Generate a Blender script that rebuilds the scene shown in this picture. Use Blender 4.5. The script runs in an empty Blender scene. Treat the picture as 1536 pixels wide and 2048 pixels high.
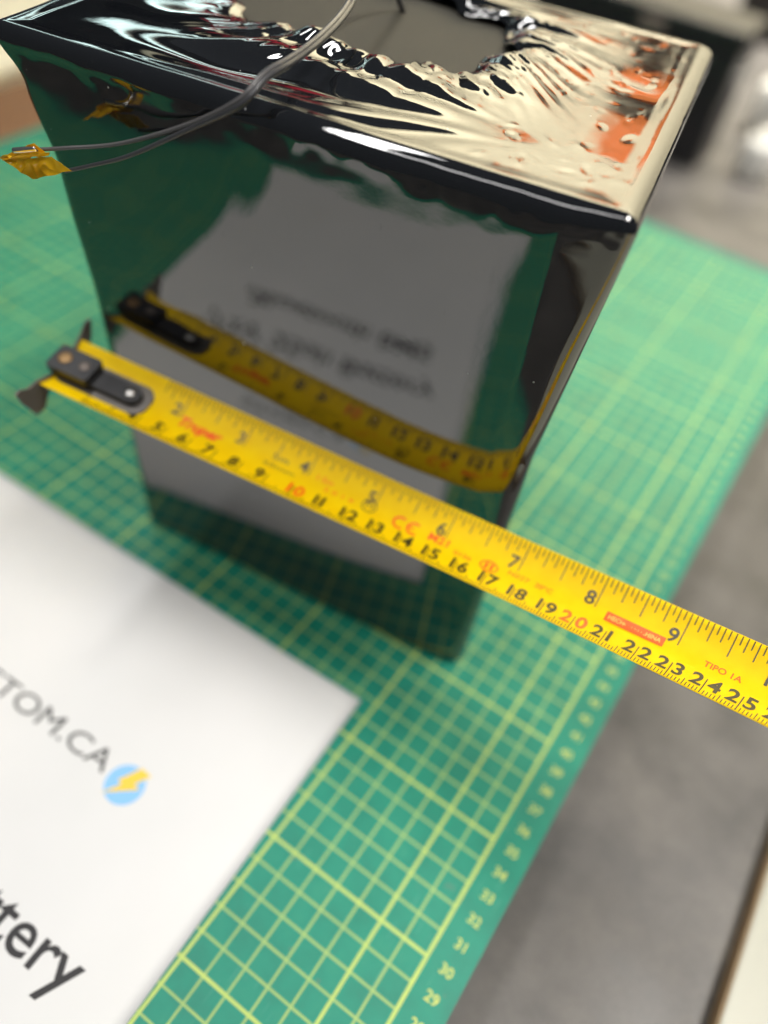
import bpy, bmesh, math, random
from mathutils import Vector, Matrix, noise
random.seed(7)
S = 0.01                                   # everything below is laid out in centimetres
sc = bpy.context.scene
COL = sc.collection

# ------------------------------------------------------------------ camera
R0 = Vector((0.82192578, 0.55931014, 0.10775053))      # right
R1 = Vector((0.48564079, -0.58927587, -0.64568334))    # down
R2 = Vector((-0.29764245, 0.58303184, -0.75596485))    # forward
CAM = Vector((6.31662, -7.75971, 31.12371))
cd = bpy.data.cameras.new('camera'); cam = bpy.data.objects.new('camera', cd); COL.objects.link(cam)
M = Matrix.Identity(4)
for i in range(3):
    M[i][0] = R0[i]; M[i][1] = -R1[i]; M[i][2] = -R2[i]; M[i][3] = CAM[i] * S
cam.matrix_world = M
cd.sensor_fit = 'VERTICAL'; cd.sensor_height = 9.0; cd.sensor_width = 6.75
cd.lens = 1560 / 2048 * 9.0
cd.clip_start = 0.01; cd.clip_end = 50
cd.dof.use_dof = True; cd.dof.focus_distance = 0.228; cd.dof.aperture_fstop = 0.78
sc.camera = cam
# ------------------------------------------------------------------ world + lamps + exposure
w = bpy.data.worlds.new('World'); sc.world = w; w.use_nodes = True
w.node_tree.nodes['Background'].inputs[0].default_value = (0.80, 0.86, 0.92, 1)
w.node_tree.nodes['Background'].inputs[1].default_value = 0.07
def area(name, loc, target, sx, sy, power, col, spread=180):
    l = bpy.data.lights.new(name, 'AREA'); l.shape = 'RECTANGLE'; l.size = sx * S; l.size_y = sy * S
    l.energy = power; l.color = col; l.spread = math.radians(spread)
    o = bpy.data.objects.new(name, l); COL.objects.link(o)
    o.location = Vector(loc) * S
    o.rotation_euler = (Vector(target) - Vector(loc)).to_track_quat('-Z', 'Y').to_euler()
    return o
area('ceiling_light_left', (-84, -6, 240), (-16, 2, 0), 190, 22, 32, (1.0, 0.98, 0.96))
area('ceiling_light_front', (14, -78, 245), (-4, -4, 0), 190, 22, 9, (1.0, 0.98, 0.97))
area('ceiling_light_right', (84, 70, 225), (44, 62, 0), 150, 40, 11.5, (1.0, 0.96, 0.90), 55)
area('wall_fill', (-25, 128, 190), (-25, 161, 62), 200, 16, 62, (1.0, 0.95, 0.84), 70)  # added lamp without a fixture, brightens the pegboard mirrored in the wrap
sc.view_settings.view_transform = 'Standard'; sc.view_settings.look = 'None'
sc.view_settings.exposure = 0.0; sc.view_settings.gamma = 1.0; sc.view_settings.use_curve_mapping = False
sc.render.engine = 'CYCLES'
sc.cycles.max_bounces = 8; sc.cycles.glossy_bounces = 5

# ------------------------------------------------------------------ materials
def mat(name, col, rough=0.5, metal=0.0, ior=1.5, **kw):
    m = bpy.data.materials.new(name); m.use_nodes = True
    b = m.node_tree.nodes['Principled BSDF']
    b.inputs['Base Color'].default_value = (*col, 1); b.inputs['Roughness'].default_value = rough
    b.inputs['Metallic'].default_value = metal; b.inputs['IOR'].default_value = ior
    for k, v in kw.items(): b.inputs[k].default_value = v
    return m
class NT:
    def __init__(s, m): s.t = m.node_tree; s.b = s.t.nodes['Principled BSDF']
    def n(s, typ, **kw):
        x = s.t.nodes.new(typ)
        for k, v in kw.items(): setattr(x, k, v)
        return x
    def l(s, a, b): s.t.links.new(a, b)
    def math(s, op, a, b=None, c=None):
        x = s.n('ShaderNodeMath', operation=op)
        for i, v in enumerate((a, b, c)):
            if v is None: continue
            if isinstance(v, (int, float)): x.inputs[i].default_value = v
            else: s.l(v, x.inputs[i])
        return x.outputs[0]
    def mix(s, fac, a, b):
        x = s.n('ShaderNodeMix', data_type='RGBA')
        for i, v in ((0, fac), (6, a), (7, b)):
            if isinstance(v, tuple): x.inputs[i].default_value = (*v, 1)
            elif isinstance(v, (int, float)): x.inputs[i].default_value = v
            else: s.l(v, x.inputs[i])
        return x.outputs[2]
    def coord(s, scale=100.0):
        tc = s.n('ShaderNodeTexCoord'); mp = s.n('ShaderNodeMapping')
        mp.inputs['Scale'].default_value = (scale,) * 3
        s.l(tc.outputs['Object'], mp.inputs[0]); return mp.outputs[0]
    def noise(s, vec, scale, detail=3, rough=.5):
        x = s.n('ShaderNodeTexNoise'); x.inputs['Scale'].default_value = scale
        x.inputs['Detail'].default_value = detail; x.inputs['Roughness'].default_value = rough
        s.l(vec, x.inputs['Vector']); return x.outputs['Fac']
    def ramp(s, fac, stops):
        x = s.n('ShaderNodeValToRGB')
        while len(x.color_ramp.elements) < len(stops): x.color_ramp.elements.new(0.5)
        for e, (p, c) in zip(x.color_ramp.elements, stops): e.position = p; e.color = (*c, 1)
        s.l(fac, x.inputs[0]); return x.outputs[0]
    def bump(s, h, strength, dist):
        x = s.n('ShaderNodeBump'); x.inputs['Strength'].default_value = strength
        x.inputs['Distance'].default_value = dist * S; s.l(h, x.inputs['Height'])
        s.l(x.outputs[0], s.b.inputs['Normal'])

# black shrink film: very smooth dielectric, a few dust flecks and faint scuffs
m_film = mat('black_shrink_film', (0.006, 0.007, 0.009), 0.025, ior=2.15)
t = NT(m_film); c = t.coord()
vo = t.n('ShaderNodeTexVoronoi'); vo.inputs['Scale'].default_value = 1.1; t.l(c, vo.inputs['Vector'])
n1 = t.noise(c, 25, 2)
speck = t.math('LESS_THAN', t.math('ADD', vo.outputs['Distance'], t.math('MULTIPLY', n1, .05)), 0.060)
gate = t.math('GREATER_THAN', t.noise(c, .35, 1), 0.47)
speck = t.math('MULTIPLY', speck, gate)
mp = t.n('ShaderNodeMapping'); mp.inputs['Scale'].default_value = (1.0, 1.0, .22); mp.inputs['Rotation'].default_value = (.2, .6, .4)
t.l(c, mp.inputs[0])
scr = t.math('MULTIPLY', t.math('GREATER_THAN', t.noise(mp.outputs[0], 9, 2, .7), .735), .05)
t.l(t.mix(t.math('ADD', t.math('MULTIPLY', speck, .55), scr), (0.006, 0.007, 0.009), (0.75, 0.75, 0.72)), t.b.inputs['Base Color'])
smud = t.math('MULTIPLY', t.math('MAXIMUM', t.math('SUBTRACT', t.noise(c, .5, 5, .62), .52), 0), .12)
t.l(t.math('ADD', t.math('ADD', smud, t.math('MULTIPLY', t.noise(c, 1.2, 4), .03)), t.math('ADD', .008, t.math('MULTIPLY', speck, .5))), t.b.inputs['Roughness'])
hh = t.math('ADD', t.noise(c, 2.6, 2), t.math('MULTIPLY', t.noise(c, 14, 2), .04))
t.bump(hh, .03, .03)

m_insert = mat('grey_fibre_board', (0.10, 0.092, 0.08), 0.7, **{'Specular IOR Level': .3})
t = NT(m_insert); c = t.coord()
t.l(t.ramp(t.noise(c, 18, 5, .7), [(.3, (.036, .034, .027)), (.7, (.070, .066, .054))]), t.b.inputs['Base Color'])
t.bump(t.noise(c, 30, 4), .4, .02)

# cutting mat: printed 1 cm grid with a bold line every 5 cm
MX0, MX1, MY0, MY1 = -51.4, 8.6, -33.4, 56.6
m_mat = mat('green_cutting_mat', (0.01, 0.2, 0.14), 0.42, **{'Specular IOR Level': .35})
t = NT(m_mat); c = t.coord()
sx = t.n('ShaderNodeSeparateXYZ'); t.l(c, sx.inputs[0]); X, Y, Z = sx.outputs
def lines(v, period, half):
    d = t.math('ABSOLUTE', t.math('SUBTRACT', t.math('FRACT', t.math('ADD', t.math('DIVIDE', v, period), .5)), .5))
    return t.math('LESS_THAN', d, half / period)
inside = t.math('MULTIPLY', t.math('MULTIPLY', t.math('LESS_THAN', X, 7.06), t.math('GREATER_THAN', X, MX0 + 1.4)),
                t.math('MULTIPLY', t.math('LESS_THAN', Y, 55.06), t.math('GREATER_THAN', Y, MY0 + 1.3)))
fx = t.math('MULTIPLY', t.math('MAXIMUM', lines(X, 1, .046), lines(Y, 1, .046)), .62)
bo = t.math('MULTIPLY', t.math('MAXIMUM', lines(X, 5, .064), lines(Y, 5, .064)), .95)
bord = t.math('MAXIMUM', t.math('LESS_THAN', t.math('ABSOLUTE', t.math('SUBTRACT', X, 7)), .08),
              t.math('LESS_THAN', t.math('ABSOLUTE', t.math('SUBTRACT', Y, 55)), .08))
lm = t.math('MULTIPLY', t.math('MAXIMUM', t.math('MAXIMUM', fx, bo), t.math('MULTIPLY', bord, .95)), inside)
wear = t.noise(c, .55, 4, .6)
g = t.ramp(wear, [(.25, (.004, .190, .128)), (.55, (.005, .238, .160)), (.8, (.018, .255, .162))])
lm = t.math('MULTIPLY', lm, t.math('ADD', .75, t.math('MULTIPLY', t.noise(c, .9, 3), .4)))
mp = t.n('ShaderNodeMapping'); mp.inputs['Scale'].default_value = (6, .35, 1); mp.inputs['Rotation'].default_value = (0, 0, .5); t.l(c, mp.inputs[0])
cut = t.math('MULTIPLY', t.math('GREATER_THAN', t.noise(mp.outputs[0], 1.6, 2, .6), .68), .30)
g = t.mix(cut, g, (.10, .34, .26))
col = t.mix(lm, g, (.50, .62, .14))
sm = t.math('MULTIPLY', t.math('GREATER_THAN', t.noise(c, 1.3, 3, .6), .70), .35)
t.l(t.mix(sm, col, (.16, .15, .12)), t.b.inputs['Base Color'])
t.l(t.math('ADD', .34, t.math('MULTIPLY', wear, .2)), t.b.inputs['Roughness'])
t.bump(t.noise(c, 40, 3), .25, .02)
m_matnum = mat('mat_print_yellow', (.56, .62, .13), .5)

m_paper = mat('white_paper', (.80, .80, .79), .6)
t = NT(m_paper); c = t.coord()
t.l(t.ramp(t.noise(c, .18, 3), [(.3, (.735, .738, .730)), (.7, (.775, .773, .768))]), t.b.inputs['Base Color'])
t.bump(t.noise(c, 25, 4), .12, .01)
m_ink = mat('black_ink', (.020, .019, .021), .6)
m_ink2 = mat('grey_ink', (.05, .05, .05), .6)
m_blue = mat('logo_blue', (.26, .56, .92), .6)
m_yel = mat('logo_yellow', (.90, .62, .06), .6)

m_bench = mat('grey_bench_top', (.17, .155, .14), .40, **{'Specular IOR Level': .4})
t = NT(m_bench); c = t.coord()
nz = t.math('ADD', t.math('MULTIPLY', t.noise(c, .20, 6, .7), .62), t.math('MULTIPLY', t.noise(c, 7, 5, .8), .38))
t.l(t.ramp(nz, [(.34, (.040, .038, .037)), (.5, (.092, .086, .081)), (.66, (.160, .149, .139))]), t.b.inputs['Base Color'])
t.l(t.math('ADD', .30, t.math('MULTIPLY', t.noise(c, .4, 3), .25)), t.b.inputs['Roughness'])
t.bump(t.noise(c, 6, 5), .2, .03)
m_slab = mat('dark_board', (.03, .028, .026), .6)
m_wood = mat('brown_wood', (.20, .095, .04), .5)
t = NT(m_wood); c = t.coord()
wv = t.n('ShaderNodeTexWave'); wv.inputs['Scale'].default_value = .5; wv.inputs['Distortion'].default_value = 6; wv.inputs['Detail'].default_value = 3
t.l(c, wv.inputs['Vector'])
t.l(t.ramp(wv.outputs['Fac'], [(0, (.15, .07, .03)), (1, (.27, .14, .06))]), t.b.inputs['Base Color'])
m_cream = mat('cream_card', (.86, .80, .60), .6)
m_pale = mat('pale_laminate', (.36, .36, .30), .35)
m_ply = mat('plywood_edge', (.24, .16, .085), .6)
m_black = mat('black_plastic', (.018, .018, .020), .4)
m_white = mat('white_plastic', (.78, .77, .72), .35)
m_red = mat('red_plastic', (.45, .02, .04), .35)
m_orange = mat('orange_rubber', (.75, .20, .03), .45)
m_steel = mat('steel', (.55, .54, .52), .28, 1.0)
m_dsteel = mat('dark_steel', (.17, .14, .12), .45, 0.3)
m_bronze = mat('brass_rivet', (.30, .19, .09), .5, .8)
m_gunmetal = mat('gunmetal', (.16, .15, .14), .35, .8)
m_dcab = mat('dark_cabinet', (.022, .018, .016), .6)
m_wire = mat('grey_wire_sleeve', (.050, .050, .055), .28)
m_wirel = mat('pale_wire_sleeve', (.10, .096, .098), .24)
m_tin = mat('tinned_copper', (.85, .84, .80), .25, 1.0)

m_peg = mat('cream_pegboard', (.80, .73, .52), .6)
t = NT(m_peg); c = t.coord(); sx = t.n('ShaderNodeSeparateXYZ'); t.l(c, sx.inputs[0])
def cell(v, p): return t.math('SUBTRACT', t.math('FRACT', t.math('DIVIDE', v, p)), .5)
dx, dz = cell(sx.outputs[0], 5.08), cell(sx.outputs[2], 5.08)
rr = t.math('SQRT', t.math('ADD', t.math('MULTIPLY', dx, dx), t.math('MULTIPLY', dz, dz)))
t.l(t.mix(t.math('LESS_THAN', rr, .105), (.80, .73, .52), (.05, .045, .035)), t.b.inputs['Base Color'])

m_tube = bpy.data.materials.new('lit_tube'); m_tube.use_nodes = True
e = m_tube.node_tree.nodes.new('ShaderNodeEmission'); e.inputs[0].default_value = (.72, .96, .93, 1); e.inputs[1].default_value = 6
m_tube.node_tree.links.new(e.outputs[0], m_tube.node_tree.nodes['Material Output'].inputs[0])

m_blade = mat('yellow_tape_blade', (.94, .62, .001), .45, **{'Specular IOR Level': .10})
t = NT(m_blade); c = t.coord()
t.l(t.ramp(t.noise(c, 2.0, 4), [(.3, (.82, .52, .001)), (.7, (.86, .58, .002))]), t.b.inputs['Base Color'])
t.bump(t.noise(c, 22, 3), .25, .01)
m_tink = mat('tape_black_print', (.035, .028, .004), .42)
m_tred = mat('tape_red_print', (.86, .10, .004), .42)
m_tyel = mat('tape_reverse_print', (.95, .58, .12), .42)

m_kap = bpy.data.materials.new('amber_polyimide_tape'); m_kap.use_nodes = True
nt = m_kap.node_tree; pb = nt.nodes['Principled BSDF']
pb.inputs['Base Color'].default_value = (.92, .58, .02, 1); pb.inputs['Roughness'].default_value = .16
tr = nt.nodes.new('ShaderNodeBsdfTransparent'); tr.inputs[0].default_value = (.88, .60, .06, 1)
mx = nt.nodes.new('ShaderNodeMixShader'); mx.inputs[0].default_value = .68
nt.links.new(tr.outputs[0], mx.inputs[1]); nt.links.new(pb.outputs[0], mx.inputs[2])
nt.links.new(mx.outputs[0], nt.nodes['Material Output'].inputs[0])

# ------------------------------------------------------------------ helpers
def tag(o, label=None, cat=None, group=None, kind=None):
    if label: o['label'] = label
    if cat: o['category'] = cat
    if group: o['group'] = group
    if kind: o['kind'] = kind
    return o
def link(name, me, m=None, parent=None, smooth=False):
    if m: me.materials.append(m)
    if smooth:
        me.polygons.foreach_set('use_smooth', [True] * len(me.polygons))
    o = bpy.data.objects.new(name, me); COL.objects.link(o)
    if parent: o.parent = parent
    return o
def pyd(name, v, f, m, parent=None, smooth=False):
    me = bpy.data.meshes.new(name); me.from_pydata([tuple(Vector(p) * S) for p in v], [], f); me.update()
    return link(name, me, m, parent, smooth)
def empty(name, loc=(0, 0, 0)):
    o = bpy.data.objects.new(name, None); o.empty_display_size = .02; o.location = Vector(loc) * S; COL.objects.link(o); return o
def box(name, lo, hi, m, parent=None, bev=.15, seg=2, off=(0, 0, 0)):
    bm = bmesh.new()
    bmesh.ops.create_cube(bm, size=1)
    for v in bm.verts:
        for k in range(3): v.co[k] = (lo[k] + hi[k]) / 2 + v.co[k] * (hi[k] - lo[k]) - off[k]
        v.co *= S
    if bev: bmesh.ops.bevel(bm, geom=bm.edges[:], offset=bev * S, segments=seg, affect='EDGES', profile=.5)
    me = bpy.data.meshes.new(name); bm.to_mesh(me); bm.free()
    return link(name, me, m, parent)
def lathe(name, prof, m, parent=None, n=32, loc=(0, 0, 0), smooth=True):
    v, f = [], []
    for r, z in prof:
        for i in range(n):
            a = 2 * math.pi * i / n; v.append((loc[0] + r * math.cos(a), loc[1] + r * math.sin(a), loc[2] + z))
    for j in range(len(prof) - 1):
        for i in range(n):
            f.append((j * n + i, j * n + (i + 1) % n, (j + 1) * n + (i + 1) % n, (j + 1) * n + i))
    f.append(tuple(range(n))[::-1]); f.append(tuple(range((len(prof) - 1) * n, len(prof) * n)))
    return pyd(name, v, f, m, parent, smooth)
def catmull(pts, k=14):
    P = [Vector(p) for p in pts]; P = [2 * P[0] - P[1]] + P + [2 * P[-1] - P[-2]]; out = []
    for i in range(1, len(P) - 2):
        for j in range(k):
            t = j / k; a, b, c_, d = P[i - 1], P[i], P[i + 1], P[i + 2]
            out.append(.5 * ((2 * b) + (c_ - a) * t + (2 * a - 5 * b + 4 * c_ - d) * t * t + (3 * b - a - 3 * c_ + d) * t ** 3))
    out.append(P[-2]); return out
def tube(name, pts, r, m, parent=None, n=14, k=14):
    L = catmull(pts, k); v, f = [], []; up = Vector((0, 0, 1))
    for i, p in enumerate(L):
        d = (L[min(i + 1, len(L) - 1)] - L[max(i - 1, 0)]).normalized()
        a = d.cross(up); a = a.normalized() if a.length > 1e-4 else Vector((1, 0, 0)); b = a.cross(d)
        rr = r(i / (len(L) - 1)) if callable(r) else r
        for q in range(n):
            t = 2 * math.pi * q / n; v.append(p + a * rr * math.cos(t) + b * rr * math.sin(t))
    for i in range(len(L) - 1):
        for q in range(n):
            f.append((i * n + q, i * n + (q + 1) % n, (i + 1) * n + (q + 1) % n, (i + 1) * n + q))
    f.append(tuple(range(n))[::-1]); f.append(tuple(range((len(L) - 1) * n, len(L) * n)))
    return pyd(name, v, f, m, parent, True)
def text_geo(body, bold=0.0, res=4):
    cu = bpy.data.curves.new('glyphs', 'FONT'); cu.body = body; cu.size = 1; cu.offset = bold; cu.resolution_u = res
    o = bpy.data.objects.new('glyphs', cu); COL.objects.link(o)
    dg = bpy.context.evaluated_depsgraph_get(); dg.update()
    me = bpy.data.meshes.new_from_object(o.evaluated_get(dg))
    V = [v.co.copy() for v in me.vertices]; F = [tuple(p.vertices) for p in me.polygons]
    bpy.data.objects.remove(o); bpy.data.curves.remove(cu); bpy.data.meshes.remove(me)
    return V, F
CAPH = None
def fit_text(body, bold, x0, x1, base, cap):
    """glyph outlines scaled so that they fill x0..x1 and stand on base with the given capital height"""
    global CAPH
    if CAPH is None:
        V, _ = text_geo('H'); CAPH = max(v.y for v in V)
    V, F = text_geo(body, bold)
    lo = min(v.x for v in V); hi = max(v.x for v in V)
    if x1 is None: sxx = cap / CAPH; x1 = x0 + (hi - lo) * sxx
    return [((v.x - lo) / (hi - lo) * (x1 - x0) + x0, v.y * cap / CAPH + base) for v in V], F

# ------------------------------------------------------------------ setting
BZ = -4.0
tag(box('table_top', (-130, -60, BZ - 4), (75, 175, BZ), m_bench, bev=.4), kind='structure')

# cutting mat on its dark board
def mat_plate():
    bm = bmesh.new()
    r = 1.0; pts = []
    for cx, cy, a0 in ((MX1 - r, MY1 - r, 0), (MX0 + r, MY1 - r, 90), (MX0 + r, MY0 + r, 180), (MX1 - r, MY0 + r, 270)):
        for k in range(9):
            a = math.radians(a0 + k * 90 / 8); pts.append((cx + r * math.cos(a), cy + r * math.sin(a)))
    top = [bm.verts.new(Vector((x, y, 0)) * S) for x, y in pts]
    bot = [bm.verts.new(Vector((x, y, -.3)) * S) for x, y in pts]
    bm.faces.new(top); bm.faces.new(bot[::-1])
    for i in range(len(pts)):
        j = (i + 1) % len(pts); bm.faces.new((top[j], top[i], bot[i], bot[j]))
    me = bpy.data.meshes.new('sheet'); bm.to_mesh(me); bm.free(); return me
mt = empty('cutting_mat')
tag(mt, 'green cutting mat with yellow printed centimetre grid under the battery', 'cutting mat')
link('sheet', mat_plate(), m_mat, mt)
V, F = [], []
for k in range(0, 88):
    y = k - 30
    if y < -31 or y > 54: continue
    tv, tf = fit_text(str(k), .012, 0, None, -.18, .36)
    wd = max(p[0] for p in tv); o = len(V)
    V += [(7.82 + p[0] - wd / 2, y + p[1], .012) for p in tv]; F += [tuple(o + i for i in q) for q in tf]
pyd('printed_numbers', V, F, m_matnum, mt)
sb = box('base_board', (MX0 + .25, MY0 + .25, BZ + .003), (MX1 - .35, MY1 - .3, -.303), m_slab, bev=.1)
tag(sb, 'dark flat board lying under the green cutting mat', 'board')

# sheet of paper with printed lines
PO = Vector((-.62, 6.6, 0)); PA = math.radians(2.2)
pu = Vector((math.cos(PA), math.sin(PA), 0)); pv = Vector((-math.sin(PA), math.cos(PA), 0))
PW, PL = 22.6, 37.0
def pz(x, y):
    """slight lift of the sheet towards its edges; x,y from the upper right corner (negative inside)"""
    return .035 + .05 * noise.noise(Vector((x * .12, y * .12, 3))) ** 2 + .10 * math.exp(-((x + .0) ** 2 + y ** 2) / 9)
def pp(x, y, dz=0): return PO + pu * x + pv * y + Vector((0, 0, pz(x, y) + dz))
ps = empty('paper_sheet')
tag(ps, 'white printed paper sheet lying on the cutting mat before the battery', 'paper')
NX, NY = 46, 70; V, F = [], []
for lay in (0, -.022):
    for j in range(NY + 1):
        for i in range(NX + 1): V.append(pp(-PW * i / NX, -PL * j / NY, lay))
n1_ = (NX + 1) * (NY + 1)
for j in range(NY):
    for i in range(NX):
        a = j * (NX + 1) + i; F.append((a, a + 1, a + NX + 2, a + NX + 1)); F.append((n1_ + a, n1_ + a + NX + 1, n1_ + a + NX + 2, n1_ + a + 1))
rim = [i for i in range(NX + 1)] + [j * (NX + 1) + NX for j in range(1, NY + 1)] + [NY * (NX + 1) + i for i in range(NX - 1, -1, -1)] + [j * (NX + 1) for j in range(NY - 1, 0, -1)]
for k in range(len(rim)):
    a, b = rim[k], rim[(k + 1) % len(rim)]; F.append((a, b, n1_ + b, n1_ + a))
pyd('sheet', V, F, m_paper, ps, True)
def w2p(x, y):
    d = Vector((x, y, 0)) - PO; return d.dot(pu), d.dot(pv)
def paper_text(name, body, bold, wx0, wx1, wbase, cap, m):
    x0, _ = w2p(wx0, wbase); x1, b = w2p(wx1, wbase)
    tv, tf = fit_text(body, bold, x0, x1, b, cap)
    pyd(name, [pp(x, y, .014) for x, y in tv], tf, m, ps)
paper_text('printed_address', 'STOM.CA', .0, -13.9, -6.95, -2.12, .86, m_ink2)
paper_text('printed_line', '72V 25ah Battery', .010, -18.6, -2.25, -8.15, 1.48, m_ink)
paper_text('printed_line', 'Bluetooth BMS', .014, -16.9, -3.0, -12.0, 1.48, m_ink)
lx, ly = w2p(-5.93, -1.92)
pyd('logo_disc', [pp(lx + .80 * math.cos(a * math.pi / 24), ly + .80 * math.sin(a * math.pi / 24), .012) for a in range(48)], [tuple(range(48))], m_blue, ps)
bolt = [(.10, .86), (.62, .80), (.30, .22), (.62, .16), (-.52, -.72), (-.12, -.06), (-.36, -.02)]
pyd('logo_bolt', [pp(lx + x, ly + y, .024) for x, y in bolt], [(0, 6, 2, 1), (6, 5, 3, 2), (5, 4, 3)], m_yel, ps)

# ------------------------------------------------------------------ battery pack
TH = math.radians(10.8)
BU = Vector((math.cos(TH), math.sin(TH), 0)); BV = Vector((-math.sin(TH), math.cos(TH), 0)); BO = Vector((2.3, 10.75, 0))
def L2W(u, v, z): return BO + BU * u + BV * v + Vector((0, 0, z))
H, DEP = 22.0, 14.9
def lerp_tab(tab, z):
    if z <= tab[0][0]: return tab[0][1]
    for (a, x), (b, y) in zip(tab, tab[1:]):
        if z <= b:
            t = (z - a) / (b - a); t = t * t * (3 - 2 * t); return x + (y - x) * t
    return tab[-1][1]
def right_edge(z): return -.34 - .08 * min(z, 13) / 13 + (.60 * (z - 13) / 9 if z > 13 else 0)
LT = [(0, -17.5), (6, -17.5), (12.5, -17.75), (18, -18.15), (20.5, -18.7), (22, -19.6)]
def ss(a, b, x):
    t = max(0, min(1, (x - a) / (b - a))); return t * t * (3 - 2 * t)
def nz(u, v, z, s, seed=0): return noise.noise(Vector((u * s, v * s + seed * 7.3, z * s)))
def loop(z, inset=0.0, rad=.62, per=.11):
    """rounded rectangle of the pack at height z, sampled so that every loop has the same count"""
    ur, ul = right_edge(z) - inset, lerp_tab(LT, z) + inset; vf, vb = inset, DEP - inset
    segs = []
    NF, NS, NC = 150, 90, 14
    r = max(.12, rad - .32 * ss(17, 21.5, z) - inset * .3)
    pts = []
    for i in range(NF): pts.append((ul + r + (ur - ul - 2 * r) * i / NF, vf))
    for i in range(NC): a = math.radians(-90 + 90 * i / NC); pts.append((ur - r + r * math.cos(a), vf + r + r * math.sin(a)))
    for i in range(NS): pts.append((ur, vf + r + (vb - vf - 2 * r) * i / NS))
    for i in range(NC): a = math.radians(90 * i / NC); pts.append((ur - r + r * math.cos(a), vb - r + r * math.sin(a)))
    for i in range(NF): pts.append((ur - r - (ur - ul - 2 * r) * i / NF, vb))
    for i in range(NC): a = math.radians(90 + 90 * i / NC); pts.append((ul + r + r * math.cos(a), vb - r + r * math.sin(a)))
    for i in range(NS): pts.append((ul, vb - r - (vb - vf - 2 * r) * i / NS))
    for i in range(NC): a = math.radians(180 + 90 * i / NC); pts.append((ul + r + r * math.cos(a), vf + r + r * math.sin(a)))
    return [(u + (-.05 * (1 - ss(18, 21.5, z)) * max(0, v - 1.0) if u > (ul + ur) / 2 else 0) * ss(ur - 4, ur, u), v) for u, v in pts]
def side_off(u, v, z):
    """film relief on the walls (toward the back is positive)"""
    fr = ss(6, 0, v)
    o = 0
    if u < -9: o += .034 * (-u - 6.5) * fr
    elif u < -4: o += .034 * (-u - 4) ** 2 / 10 * fr
    tw = max(0, min(1.2, (-u - 3) / 11)); o -= .020 * (z - 11) * tw * fr * (1 - .5 * ss(16, 22, z))
    o += .007 * nz(u, 0, z, .18, 1) + .0008 * nz(u, 0, z, .9, 2)
    top = ss(19.3, 21.8, z)
    o += top * (.040 * nz(u, 0, z, .30, 3) + .010 * nz(u, 0, z, 1.2, 4))
    # ripples of the film below the upper left corner
    d = math.hypot(u + 18, (z - 22) * .9); o += .0040 * math.sin(d * 4.4 + 1.5 * nz(u, 0, z, .4, 6)) * ss(11, 6, d) * ss(1, 3, d)
    # pulled film near the right edge
    o += .15 * max(0, u + 1.7) * ss(3, 7, z) * fr
    return o
rows = []
# bottom fillet, wall
for k in range(6):
    a = k / 6 * math.pi / 2; rows.append((.02 + .6 * (1 - math.sin(a)), .6 * (1 - math.cos(a)) * 1.0, True))
rows = [(.32 - .3 * math.sin(math.pi / 2 * (1 - k / 6)), .3 - .3 * math.cos(math.pi / 2 * (1 - k / 6)), 1) for k in range(6)]
NZ = 150
for k in range(NZ + 1): rows.append((.32 + (21.45 - .32) * k / NZ, 0, 1))
FR = .55
for k in range(1, 15):
    a = math.pi / 2 * k / 14; rows.append((21.45 + FR * math.sin(a), FR * (1 - math.cos(a)), 1 - k / 14))
V, F = [], []
for z, ins, wgt in rows:
    for (u, v) in loop(z, ins):
        rim = ss(20.9, 21.5, z); rn = noise.noise(Vector((u * .55, v * .55, z * .9))); r2 = noise.noise(Vector((u * 1.9, v * 1.9, z * 2.2)))
        V.append((u, v + side_off(u, v, z) * wgt * (1 if v < 7 else .5) + rim * (.055 * rn + .018 * r2), z + rim * (.07 * rn + .015 * r2) * wgt))
NP = len(loop(5)); NR = len(rows)
def hole(ang):
    """outline of the opening in the film, seen from its centre"""
    ru, rv = 5.0, 3.35
    w = 1 + .045 * math.sin(ang * 9 + 1.3) + .03 * math.sin(ang * 17) + .05 * noise.noise(Vector((math.cos(ang) * 3, math.sin(ang) * 3, 9)))
    c, s = math.cos(ang), math.sin(ang); p = 2.6
    k = (abs(c) ** p + abs(s) ** p) ** (-1 / p)
    return (-11.2 + ru * k * c * w, 9.35 + rv * k * s * w)
DENTS = []
for _ in range(110):
    a_ = random.uniform(0, math.pi); DENTS.append((random.uniform(-4.6, .1), random.uniform(.9, 14.4), random.uniform(.06, .10), random.choice((-1, 1)) * random.uniform(.006, .020), math.cos(a_), math.sin(a_)))
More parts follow.
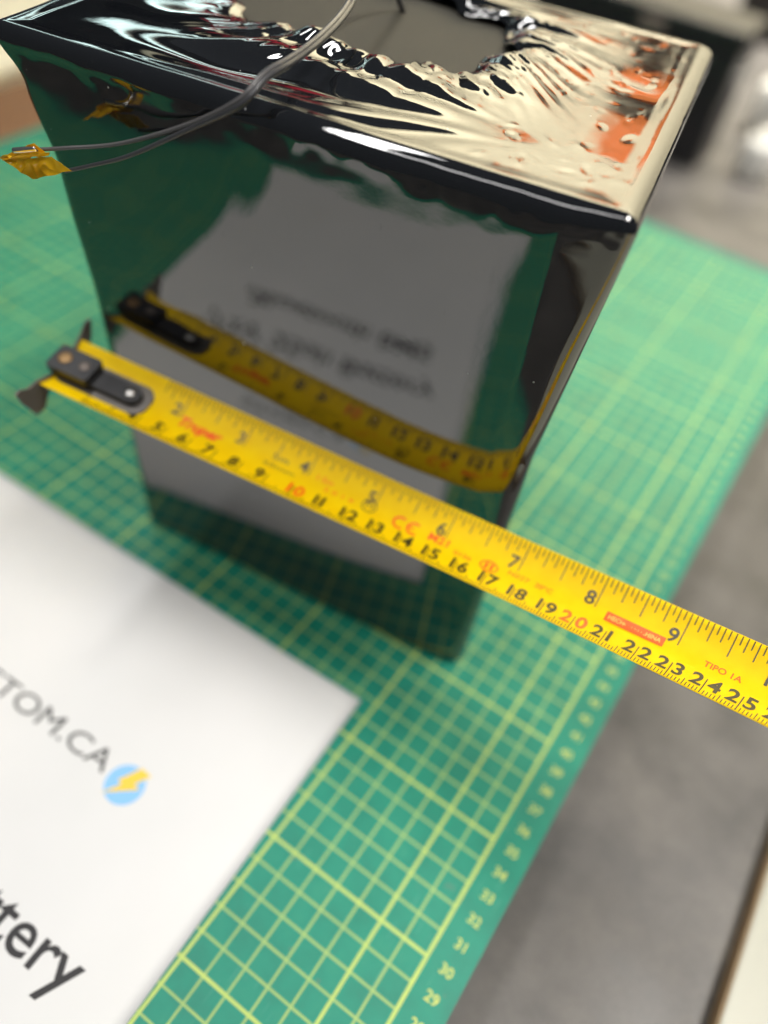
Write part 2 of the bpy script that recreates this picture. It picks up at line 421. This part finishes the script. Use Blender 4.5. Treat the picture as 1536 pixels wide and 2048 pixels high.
def top_z(u, v, t, ang):
    z = 0
    # long pleats fanning out of the right hand corner along the front strip
    pu_, pv_ = -1.2, 3.1
    d = math.hypot(u - pu_, v - pv_); al = math.atan2(v - pv_, pu_ - u)
    wob = noise.noise(Vector((u * .30, v * .45, 1)))
    fade = ss(3.0, 6.5, d + 1.6 * noise.noise(Vector((al * 5, 3.3, 0)))) * ss(-16.5, -12.0, u) * ss(.15, .9, v) * ss(0.02, .1, t)
    amp = .75 + .6 * noise.noise(Vector((al * 4.1, u * .15, 6)))
    z += .0125 * d * amp * math.sin(al * 27 + 1.9 * wob + .8) * fade * ss(7.0, 5.4, v)
    # gathers around the opening: irregular soft folds whose free edge rolls over
    g = ss(.30, .85, t)
    wgt = ss(-16, -11.5, u)
    ca, sa_ = math.cos(ang + .5 * (1 - t)), math.sin(ang + .5 * (1 - t))
    z += g * wgt * (.24 * noise.noise(Vector((ca * 4.6, sa_ * 4.6, t * 1.1))) + .13 * noise.noise(Vector((ca * 10.5, sa_ * 10.5, 5 + t * 1.6))) + .045 * noise.noise(Vector((ca * 22, sa_ * 22, 2 + t * 3.5))))
    z += ss(.55, .95, t) * wgt * .06 * noise.noise(Vector((u * 2.3, v * 2.3, 3)))
    z += .13 * ss(.45, .85, t) * wgt - .20 * ss(.85, 1, t) * wgt
    # slack, pimply film on the flat right hand side
    z += .016 * noise.noise(Vector((u * .45, v * .45, 2))) + .0035 * noise.noise(Vector((u * 1.7, v * 1.7, 5))) * ss(-9, -4, u)
    z += ss(-13, -17, u) * .05 * noise.noise(Vector((u * .35, v * .55, 8)))
    if u > -6:
        for du, dv, rd_, dp, ca, sa in DENTS:
            a = u - du; b = v - dv
            if abs(a) < .9 and abs(b) < .9:
                p = (a * ca + b * sa) / rd_; q = (-a * sa + b * ca) / (rd_ * 2.2)
                e = p * p + q * q
                if e < 6: z += dp * math.exp(-e)
    d3 = math.hypot(u + 1.6, v - 8.2); z -= .075 * math.exp(-(d3 / 1.25) ** 2); d4 = math.hypot(u + 3.4, (v - 7.6) * .6); z -= .05 * math.exp(-(d4 / .8) ** 2)
    return z
outer = [V[(NR - 1) * NP + i] for i in range(NP)]
NT_ = 96
for k in range(1, NT_ + 1):
    t = k / NT_; tt = t
    for i in range(NP):
        u0, v0, z0 = outer[i]
        ang = math.atan2((v0 - 9.35) * 1.35, u0 + 11.2)
        hu, hv = hole(ang)
        u = u0 + (hu - u0) * tt; v = v0 + (hv - v0) * tt
        z = 22 + (top_z(u, v, t, ang)) * ss(0, .08, t) - .05 * ss(0, .1, t)
        # the free edge of the film curls over and turns down
        z -= .10 * ss(.93, 1, t)
        V.append((u, v, z))
for j in range(NR + NT_ - 1):
    for i in range(NP):
        a, b = j * NP + i, j * NP + (i + 1) % NP
        F.append((a, b, b + NP, a + NP))
F.append(tuple(range(NP))[::-1])
bp = empty('battery_pack')
tag(bp, 'tall battery pack in glossy black shrink wrap standing on the green mat', 'battery pack')
wr = pyd('shrink_wrap', [L2W(*p) for p in V], F, m_film, bp, True)
sol = wr.modifiers.new('film', 'SOLIDIFY'); sol.thickness = .02 * S; sol.offset = -1
# grey board seen through the opening
V, F = [], []
for z in (21.55, 21.455):
    for u, v in loop(20, .5): V.append(L2W(u, v, z))
F = [tuple(range(NP)), tuple(range(NP, 2 * NP))[::-1]] + [(i, i + NP, (i + 1) % NP + NP, (i + 1) % NP) for i in range(NP)]
pyd('top_board', V, F, m_insert, bp)

# pair of thin leads with a flag of amber tape
wl = empty('sensor_lead', (-8.0, 8.3, 22.2)); W0 = Vector((-8.0, 8.3, 22.2))
tag(wl, 'twin grey sensor lead ending in a crumpled amber tape flag', 'wire')
def rel(P): return [Vector(p) - W0 for p in P]
trunk = [(-8.10, 8.36, 22.25), (-7.95, 9.15, 22.72), (-8.05, 10.7, 22.85), (-8.35, 12.4, 23.0), (-8.9, 14.2, 23.2), (-9.9, 16.4, 23.6), (-10.4, 18.5, 22.9), (-10.4, 19.8, 21.6)]
A = [(-13.75, 5.78, 19.80), (-12.9, 6.30, 19.98), (-11.5, 7.16, 20.33), (-9.55, 7.92, 21.28)] + trunk
off = Vector((.105, -.02, -.065))
B = [(-13.0, 6.20, 19.30), (-12.3, 6.62, 19.58), (-11.15, 7.12, 20.12)] + [tuple(Vector(p) + off) for p in [(-9.55, 7.92, 21.28)] + trunk]
tube('wire', rel(A), lambda t: .056 + .030 * ss(.1, .45, t), m_wirel, wl); tube('wire', rel(B), lambda t: .056 + .030 * ss(.1, .45, t), m_wire, wl)
tube('bare_tip', rel([(-14.35, 5.62, 19.62), (-14.05, 5.70, 19.72), (-13.60, 5.86, 19.86)]), .085, m_tin, wl, k=6)
def flag(name, corners, seed, amp):
    """a small patch of tape spanned between four corners and crumpled"""
    n = 26; V, F = [], []; a, b, c_, d = [Vector(p) for p in corners]
    nn = (b - a).cross(d - a).normalized()
    for j in range(n + 1):
        for i in range(n + 1):
            s, t = i / n, j / n; p = a.lerp(b, s).lerp(d.lerp(c_, s), t)
            h = amp * (noise.noise(p * 1.6 + Vector((seed, 0, 0))) * 1.2 + abs(noise.noise(p * 3.1 + Vector((0, seed, 0)))) * .9)
            e = .09 * noise.noise(p * 2.7 + Vector((0, 0, seed)))
            V.append(p + nn * h + (b - a).normalized() * e * (1 if i in (0, n) else 0) + (d - a).normalized() * e * (1 if j in (0, n) else 0) - W0)
    for j in range(n):
        for i in range(n): q = j * (n + 1) + i; F.append((q, q + 1, q + n + 2, q + n + 1))
    o = pyd(name, V, F, m_kap, wl, False)
    s = o.modifiers.new('thick', 'SOLIDIFY'); s.thickness = .008 * S
    return o
flag('tape_flag', [(-14.93, 5.42, 19.26), (-13.55, 5.80, 20.05), (-13.25, 5.95, 19.78), (-14.75, 5.50, 19.18)], 3, .09)
flag('tape_flag', [(-14.85, 5.48, 19.25), (-13.25, 6.02, 19.70), (-12.72, 6.15, 19.45), (-13.75, 5.62, 18.98)], 11, .13)

flag('tape_flag', [(-14.75, 5.42, 19.30), (-13.60, 5.82, 19.80), (-14.25, 6.30, 19.42), (-15.30, 5.85, 18.95)], 23, .10)
flag('tape_flag', [(-14.45, 5.40, 19.48), (-13.15, 5.92, 19.82), (-12.75, 5.62, 20.08), (-13.85, 5.10, 19.80)], 31, .07)
# ------------------------------------------------------------------ tape measure
P0 = Vector((-15.1, 4.47, 11.35)); KS = 1.047
DA = Vector((1.025, .195, -.075)); DC = Vector((0, -.025, .030))      # the blade runs straight, then bows forward and up
PH = math.radians(8)
WL, WH = -.45, 1.97; WC = (WL + WH) / 2; SAG = .36
WA, WB = 0.0, 2.39                         # real blade edges; print is laid out on WL..WH
PATH = []
_p = P0.copy(); _s = 0.0
while _s < 37:
    d_ = (DA + DC * max(0, min(_s, 27) - 12)).normalized(); PATH.append((_p.copy(), d_)); _p = _p + d_ * KS * .05; _s += .05
def frame(s):
    k = max(0, s / .05); i_ = min(int(k), len(PATH) - 2); f_ = k - i_
    p = PATH[i_][0].lerp(PATH[i_ + 1][0], f_); d_ = PATH[i_][1].lerp(PATH[i_ + 1][1], f_).normalized()
    if s < 0: p = P0 + d_ * KS * s
    hp = Vector((0, 0, 1)).cross(d_).normalized()
    w_ = (hp * math.cos(PH) + d_.cross(hp) * math.sin(PH)).normalized()
    return p, w_ * KS, d_.cross(w_).normalized() * KS
def wm(w_): return WA + (w_ - WL) * (WB - WA) / (WH - WL)
def tp(s, w_, n=0.0):
    p, TW, TN = frame(s); q = (w_ - WC) / (WH - WC)
    sl = 2 * SAG * q / (WH - WC); nv = (TN - TW * sl).normalized()
    return p + TW * wm(w_) + TN * (SAG * (q * q - 1)) + nv * n
def flat(s, w_, n):
    p, TW, TN = frame(s); return p + TW * wm(w_) + TN * (n - SAG)
def endp(w_, n, th):
    p, TW, TN = frame(.33 - th); return p + TW * wm(w_) + TN * n
tm = empty('tape_measure', P0); T0 = P0
tag(tm, 'yellow steel tape measure blade stretched across the front of the battery', 'tape measure')
LEN = 34.0; NL, NW = 184, 16; V, F = [], []
for lay in (0, -.022):
    for i in range(NL + 1):
        for j in range(NW + 1): V.append(tp(.36 + LEN * i / NL, WL + (WH - WL) * j / NW, lay) - T0)
n1_ = (NL + 1) * (NW + 1)
for i in range(NL):
    for j in range(NW):
        a = i * (NW + 1) + j; F.append((a, a + NW + 1, a + NW + 2, a + 1)); F.append((n1_ + a, n1_ + a + 1, n1_ + a + NW + 2, n1_ + a + NW + 1))
for i in range(NL):
    for j in (0, NW):
        a = i * (NW + 1) + j; F.append((a, a + NW + 1, n1_ + a + NW + 1, n1_ + a) if j else (a + NW + 1, a, n1_ + a, n1_ + a + NW + 1))
for i in (0, NL):
    for j in range(NW):
        a = i * (NW + 1) + j; F.append((a, a + 1, n1_ + a + 1, n1_ + a))
pyd('blade', V, F, m_blade, tm, True)
PR = .013
class Prt:
    def __init__(s): s.V, s.F = [], []
    def text(s, body, s0, s1, base, cap, bold=.0, slant=0):
        tv, tf = fit_text(body, bold, s0, s1, base, cap); o = len(s.V)
        s.V += [tp(x + slant * (y - base), y, PR) - T0 for x, y in tv]; s.F += [tuple(o + i for i in q) for q in tf]
    def digit(s, ch, edge, side, base, cap, bold):
        V, _ = text_geo(ch, bold); wd = (max(v.x for v in V) - min(v.x for v in V)) * cap / CAPH * .98
        s.text(ch, edge if side > 0 else edge - wd, edge + wd if side > 0 else edge, base, cap, bold)
    def rect(s, s0, s1, w0, w1, n=PR):
        k = max(1, int(abs(w1 - w0) / .12)); o = len(s.V)
        for i in range(k + 1):
            w_ = w0 + (w1 - w0) * i / k; s.V += [tp(s0, w_, n) - T0, tp(s1, w_, n) - T0]
        for i in range(k): s.F.append((o + 2 * i, o + 2 * i + 1, o + 2 * i + 3, o + 2 * i + 2))
    def ring(s, cs, cw, ru, rw, th, n=28):
        o = len(s.V)
        for i in range(n):
            a = 2 * math.pi * i / n
            s.V += [tp(cs + ru * math.cos(a), cw + rw * math.sin(a), PR) - T0, tp(cs + (ru - th) * math.cos(a), cw + (rw - th) * math.sin(a), PR) - T0]
        for i in range(n):
            j = (i + 1) % n; s.F.append((o + 2 * i, o + 2 * j, o + 2 * j + 1, o + 2 * i + 1))
    def arc(s, cs, cw, r, th, a0, a1, n=14):
        o = len(s.V)
        for i in range(n + 1):
            a = math.radians(a0 + (a1 - a0) * i / n)
            s.V += [tp(cs + r * math.cos(a), cw + r * math.sin(a), PR) - T0, tp(cs + (r - th) * math.cos(a), cw + (r - th) * math.sin(a), PR) - T0]
        for i in range(n): s.F.append((o + 2 * i, o + 2 * i + 1, o + 2 * i + 3, o + 2 * i + 2))
    def done(s, name, m): return pyd(name, s.V, s.F, m, tm)
tk = Prt()
for i in range(20, 335):                       # millimetre scale along the lower edge
    s = i / 10; h = .72 if i % 10 == 0 else (.34 if i % 5 == 0 else .22)
    hw = .015 if i % 10 else .018
    tk.rect(s - hw, s + hw, WL + .015, WL + h)
for i in range(26, 16 * 13):                   # inch scale along the upper edge
    s = i * 2.54 / 16
    h = 1.05 if i % 16 == 0 else .72 if i % 8 == 0 else .55 if i % 4 == 0 else .42 if i % 2 == 0 else .27
    tk.rect(s - .016, s + .016, WH - .015, WH - h)
tag(tk.done('tick_marks', m_tink), kind='stuff')
def number(name, k, s, b0, ch, bold, m, gap):
    q = Prt(); st = str(k)
    if len(st) == 1: q.digit(st, s - gap, -1, b0, ch, bold)
    else: q.digit(st[0], s - .07, -1, b0, ch, bold); q.digit(st[1], s + .08, 1, b0, ch, bold)
    q.done(name, m)
for k in range(4, 31): number('centimetre_number', k, k, WL + .32, .48, .027, m_tred if k % 10 == 0 else m_tink, .12)
for k in range(1, 13): number('inch_number', k, k * 2.54, WH - 1.03, .45, .016, m_tink, .08)
def word(body, s0, s1, base, cap, bold=0, slant=0, m=m_tred, name='printed_word'):
    q = Prt(); q.text(body, s0, s1, base, cap, bold, slant); q.done(name, m)
q = Prt(); q.ring(12.55, .82, .26, .26, .035); q.text('M', 12.42, 12.68, .74, .16); q.done('printed_symbol', m_tink)
word('5m', 8.75, 9.35, .95, .24, m=m_tink); word('25mm', 8.55, 9.75, .62, .14, m=m_tink)
word('Truper', 5.10, 6.80, .60, .40, .04, .25)
word('I 5m', 10.5, 11.1, .92, .20); word('2 0 1 9', 10.9, 12.0, .62, .16)
q = Prt()
for cs in (13.72, 14.22): q.arc(cs, .72, .27, .085, 60, 300)
q.rect(14.04, 14.20, .685, .755); q.done('printed_symbol', m_tred)
word('M21', 14.75, 15.45, .60, .30, .02); word('0126', 15.72, 16.32, .50, .15, .01)
q = Prt(); q.ring(16.92, .62, .31, .23, .05); q.text('II', 16.78, 17.06, .50, .25, .02); q.done('printed_symbol', m_tred)
word('N027', 17.55, 18.25, .66, .17); word('20°C', 18.45, 19.02, .66, .17, .01)
q = Prt(); q.rect(20.72, 22.52, .63, .98); q.done('red_panel', m_tred)
word('TIPO 1A', 23.70, 24.75, .66, .20, .012); word('D 2', 25.6, 26.2, .62, .20)
PR = .026
word('HECHO EN CHINA', 20.82, 22.42, .73, .15, .014, m=m_tyel)
PR = .013
# hook at the end of the blade: bent plate with two prongs, black clip on top and rivets
def slab(name, outline, fn, th, m, parent):
    n = len(outline); V = [fn(a, b, 0) - T0 for a, b in outline] + [fn(a, b, th) - T0 for a, b in outline]
    F = [tuple(range(n))[::-1], tuple(range(n, 2 * n))] + [(i, (i + 1) % n, (i + 1) % n + n, i + n) for i in range(n)]
    return pyd(name, V, F, m, parent)
hk = slab('hook', [(-1.48, .40), (-1.38, -.15), (-1.00, -1.20), (-.55, -1.28), (-.20, -.80), (.12, -.58), (1.45, -.58), (1.75, -.85), (2.25, -.75), (2.55, -.25), (2.72, .40), (2.45, .46), (2.05, .16), (1.3, -.22), (.3, -.22), (-.45, .10), (-.95, .16), (-1.25, .42)], endp, .07, m_dsteel, tm)
def rr(s0, s1, w0, w1, r, n=6):
    o = []
    for cx, cy, a0 in ((s1 - r, w1 - r, 0), (s0 + r, w1 - r, 90), (s0 + r, w0 + r, 180), (s1 - r, w0 + r, 270)):
        for k in range(n + 1): a = math.radians(a0 + 90 * k / n); o.append((cx + r * math.cos(a), cy + r * math.sin(a)))
    return o
slab('mounting_plate', rr(.30, 3.95, .10, 1.44, .50), lambda a, b, n: flat(a, b, .03 + n), .09, m_gunmetal, tm)
ck = slab('clip', rr(.50, 3.62, .38, 1.16, .36), lambda a, b, n: flat(a, b, .12 + n), .22, m_black, tm)
slab('magnet_housing', rr(.15, 1.80, .22, 1.32, .12), lambda a, b, n: flat(a, b, .30 + n), .34, m_black, tm)
def rivet(s, w_, r, n0, h, m):
    V, F = [], []; n = 20; prof = [(r, 0), (r, h * .5), (r * .75, h * .85), (r * .3, h)]
    for q, z in prof:
        for i in range(n): a = 2 * math.pi * i / n; V.append(flat(s + q * math.cos(a), w_ + q * math.sin(a), n0 + z) - T0)
    for j in range(3):
        for i in range(n): F.append((j * n + i, j * n + (i + 1) % n, (j + 1) * n + (i + 1) % n, (j + 1) * n + i))
    F.append(tuple(range(3 * n, 4 * n)))
    pyd('rivet', V, F, m, tm, True)
rivet(.60, .78, .26, .64, .05, m_bronze); rivet(3.20, .78, .20, .34, .07, m_steel); rivet(1.40, .78, .20, .64, .05, m_dsteel)

# ------------------------------------------------------------------ things on and behind the bench
pb_ = empty('pale_panel', (17.5, 5, BZ))
tag(pb_, 'pale laminate panel with brown plywood edge at the lower right corner', 'panel')
q = Vector((17.5, 5, BZ))
o = box('panel_core', (17.5, -30, BZ + .004), (60, 48, BZ + .9), m_ply, pb_, bev=.04, off=q)
o = box('panel_face', (17.62, -29.9, BZ + .903), (59.9, 47.9, BZ + 1.0), m_pale, pb_, bev=.03, off=q)
wb = box('wooden_rail', (-60.5, -30, BZ + .004), (-52.3, 70, -.4), m_wood, bev=.3)
tag(wb, 'brown wooden rail beside the left end of the cutting mat', 'rail')
cb = box('cream_carton', (-90, 5, BZ + .004), (-61, 75, .6), m_cream, bev=.4)
tag(cb, 'low cream carton lying behind the brown wooden rail', 'carton')

bc = empty('black_case', (-15, 82, BZ)); q = Vector((-15, 82, BZ))
tag(bc, 'black case standing on the bench behind the battery', 'case')
box('case_body', (-31, 79, BZ + .004), (-8.8, 86, 7.0), m_black, bc, bev=.5, off=q)
box('case_lid', (-31.2, 78.8, 7.004), (-8.6, 86.2, 8.8), m_black, bc, bev=.4, off=q)
box('latch', (-19, 78.3, 6), (-16.5, 78.795, 8), m_dsteel, bc, bev=.1, off=q)
def bottle(x, y, r, h, label, cap=m_white):
    e_ = empty('white_bottle', (x, y, BZ)); tag(e_, label, 'bottle', 'white bottles beside the black case')
    lathe('bottle_body', [(r * .93, .004), (r, .3), (r, h * .72), (r * .88, h * .82), (r * .45, h * .9), (r * .42, h * .93)], m_white, e_)
    lathe('cap', [(r * .5, h * .932), (r * .5, h), (r * .44, h * 1.02)], cap, e_)
bottle(-3.6, 82.5, 1.9, 4.6, 'short white bottle standing nearest to the black case')
bottle(-5.6, 95, 2.6, 6.5, 'larger white bottle standing behind the short one')
db = empty('dark_toolbox', (-14, 131, BZ)); q = Vector((-14, 131, BZ))
tag(db, 'dark toolbox far back on the bench at the upper right', 'toolbox')
box('toolbox_body', (-20, 126, BZ + .004), (26, 140, 9), m_dcab, db, bev=.5, off=q)
tube('handle', [Vector(p) - q for p in ((-6, 132, 9), (-6, 132, 12), (10, 132, 12), (10, 132, 9))], .7, m_black, db)

# wall behind the bench: seen as the cream reflection in the top of the wrap
pg = box('pegboard', (-108, 160, 8), (60, 162, 150), m_peg, bev=.2)
tag(pg, 'cream pegboard wall behind the bench mirrored in the wrap', 'pegboard')
cab = empty('dark_shelf', (-170, 165, BZ)); q = Vector((-170, 165, BZ))
tag(cab, 'dark open shelf beside the pegboard mirrored in the wrap', 'shelf')
box('back_panel', (-250, 176, BZ), (-109, 178, 150), m_dcab, cab, bev=.2, off=q)
for z in (20, 52, 84, 116):
    box('shelf_board', (-250, 158, z), (-109, 175.9, z + 2), m_dcab, cab, bev=.2, off=q)
for k, (x, z, w_, h, mm) in enumerate(((-126, 54, 14, 22, m_red), (-146, 54, 12, 26, m_red), (-122, 86, 9, 12, m_cream), (-160, 86, 20, 18, m_red), (-172, 54, 11, 12, m_cream), (-130, 22, 16, 20, m_red), (-140, 86, 8, 10, m_cream))):
    b_ = box('storage_bin', (x, 160, z + .004), (x + w_, 172, z + h), mm, bev=.5)
    tag(b_, ['red bin on the middle shelf, nearest to the pegboard', 'tall red bin on the middle shelf', 'cream bin on the upper shelf beside the pegboard', 'red bin on the upper shelf', 'cream bin on the middle shelf', 'red bin on the lowest shelf', 'small cream bin on the upper shelf'][k], 'bin', 'bins on the dark shelf')
def standin(x, z, w_, h, label):  # stand-in for hanging orange tools, enlarged so its reflection shows in the wrap
    e_ = empty('tool_standin', (x, 159.9, z)); tag(e_, label, 'standin', 'orange tool stand-ins on the pegboard')
    box('standin_body', (-w_ / 2, -5, -h / 2), (w_ / 2, -.05, h / 2), m_orange, e_, bev=1.0)
    box('pocket', (-w_ / 2 + 1, -6.6, -h / 2 + .6), (w_ / 2 - 1, -5.02, h * .12), m_orange, e_, bev=.5)
    tube('hanging_loop', [(-w_ * .25, -2, h / 2 - .2), (-w_ * .2, -2, h / 2 + 3), (w_ * .2, -2, h / 2 + 3), (w_ * .25, -2, h / 2 - .2)], .5, m_black, e_)
standin(-38, 74, 9, 15, 'orange tool pouch on the pegboard, taller one')
standin(-60, 72, 5, 11, 'orange tool pouch on the pegboard, smaller one')
def tube_lamp(x, y, z, ang, L, label):
    e_ = empty('tube_lamp', (x, y, z)); e_.rotation_euler = (0, 0, math.radians(ang)); tag(e_, label, 'lamp', 'lit tube lamps over the shelf')
    tube('lit_tube', [(-L / 2, 0, 0), (0, 0, 0), (L / 2, 0, 0)], 1.7, m_tube, e_)
    for s in (-1, 1): tube('end_cap', [(s * L / 2, 0, 0), (s * (L / 2 + 1), 0, 0), (s * (L / 2 + 2), 0, 0)], 2.0, m_white, e_)
    box('reflector', (-L / 2, -3, 2.4), (L / 2, 3, 3.6), m_white, e_, bev=.2)
tube_lamp(-160, 130, 88, 40, 70, 'lit tube lamp mirrored in the wrap, lower one')
tube_lamp(-164, 140, 108, 40, 70, 'lit tube lamp mirrored in the wrap, upper one')
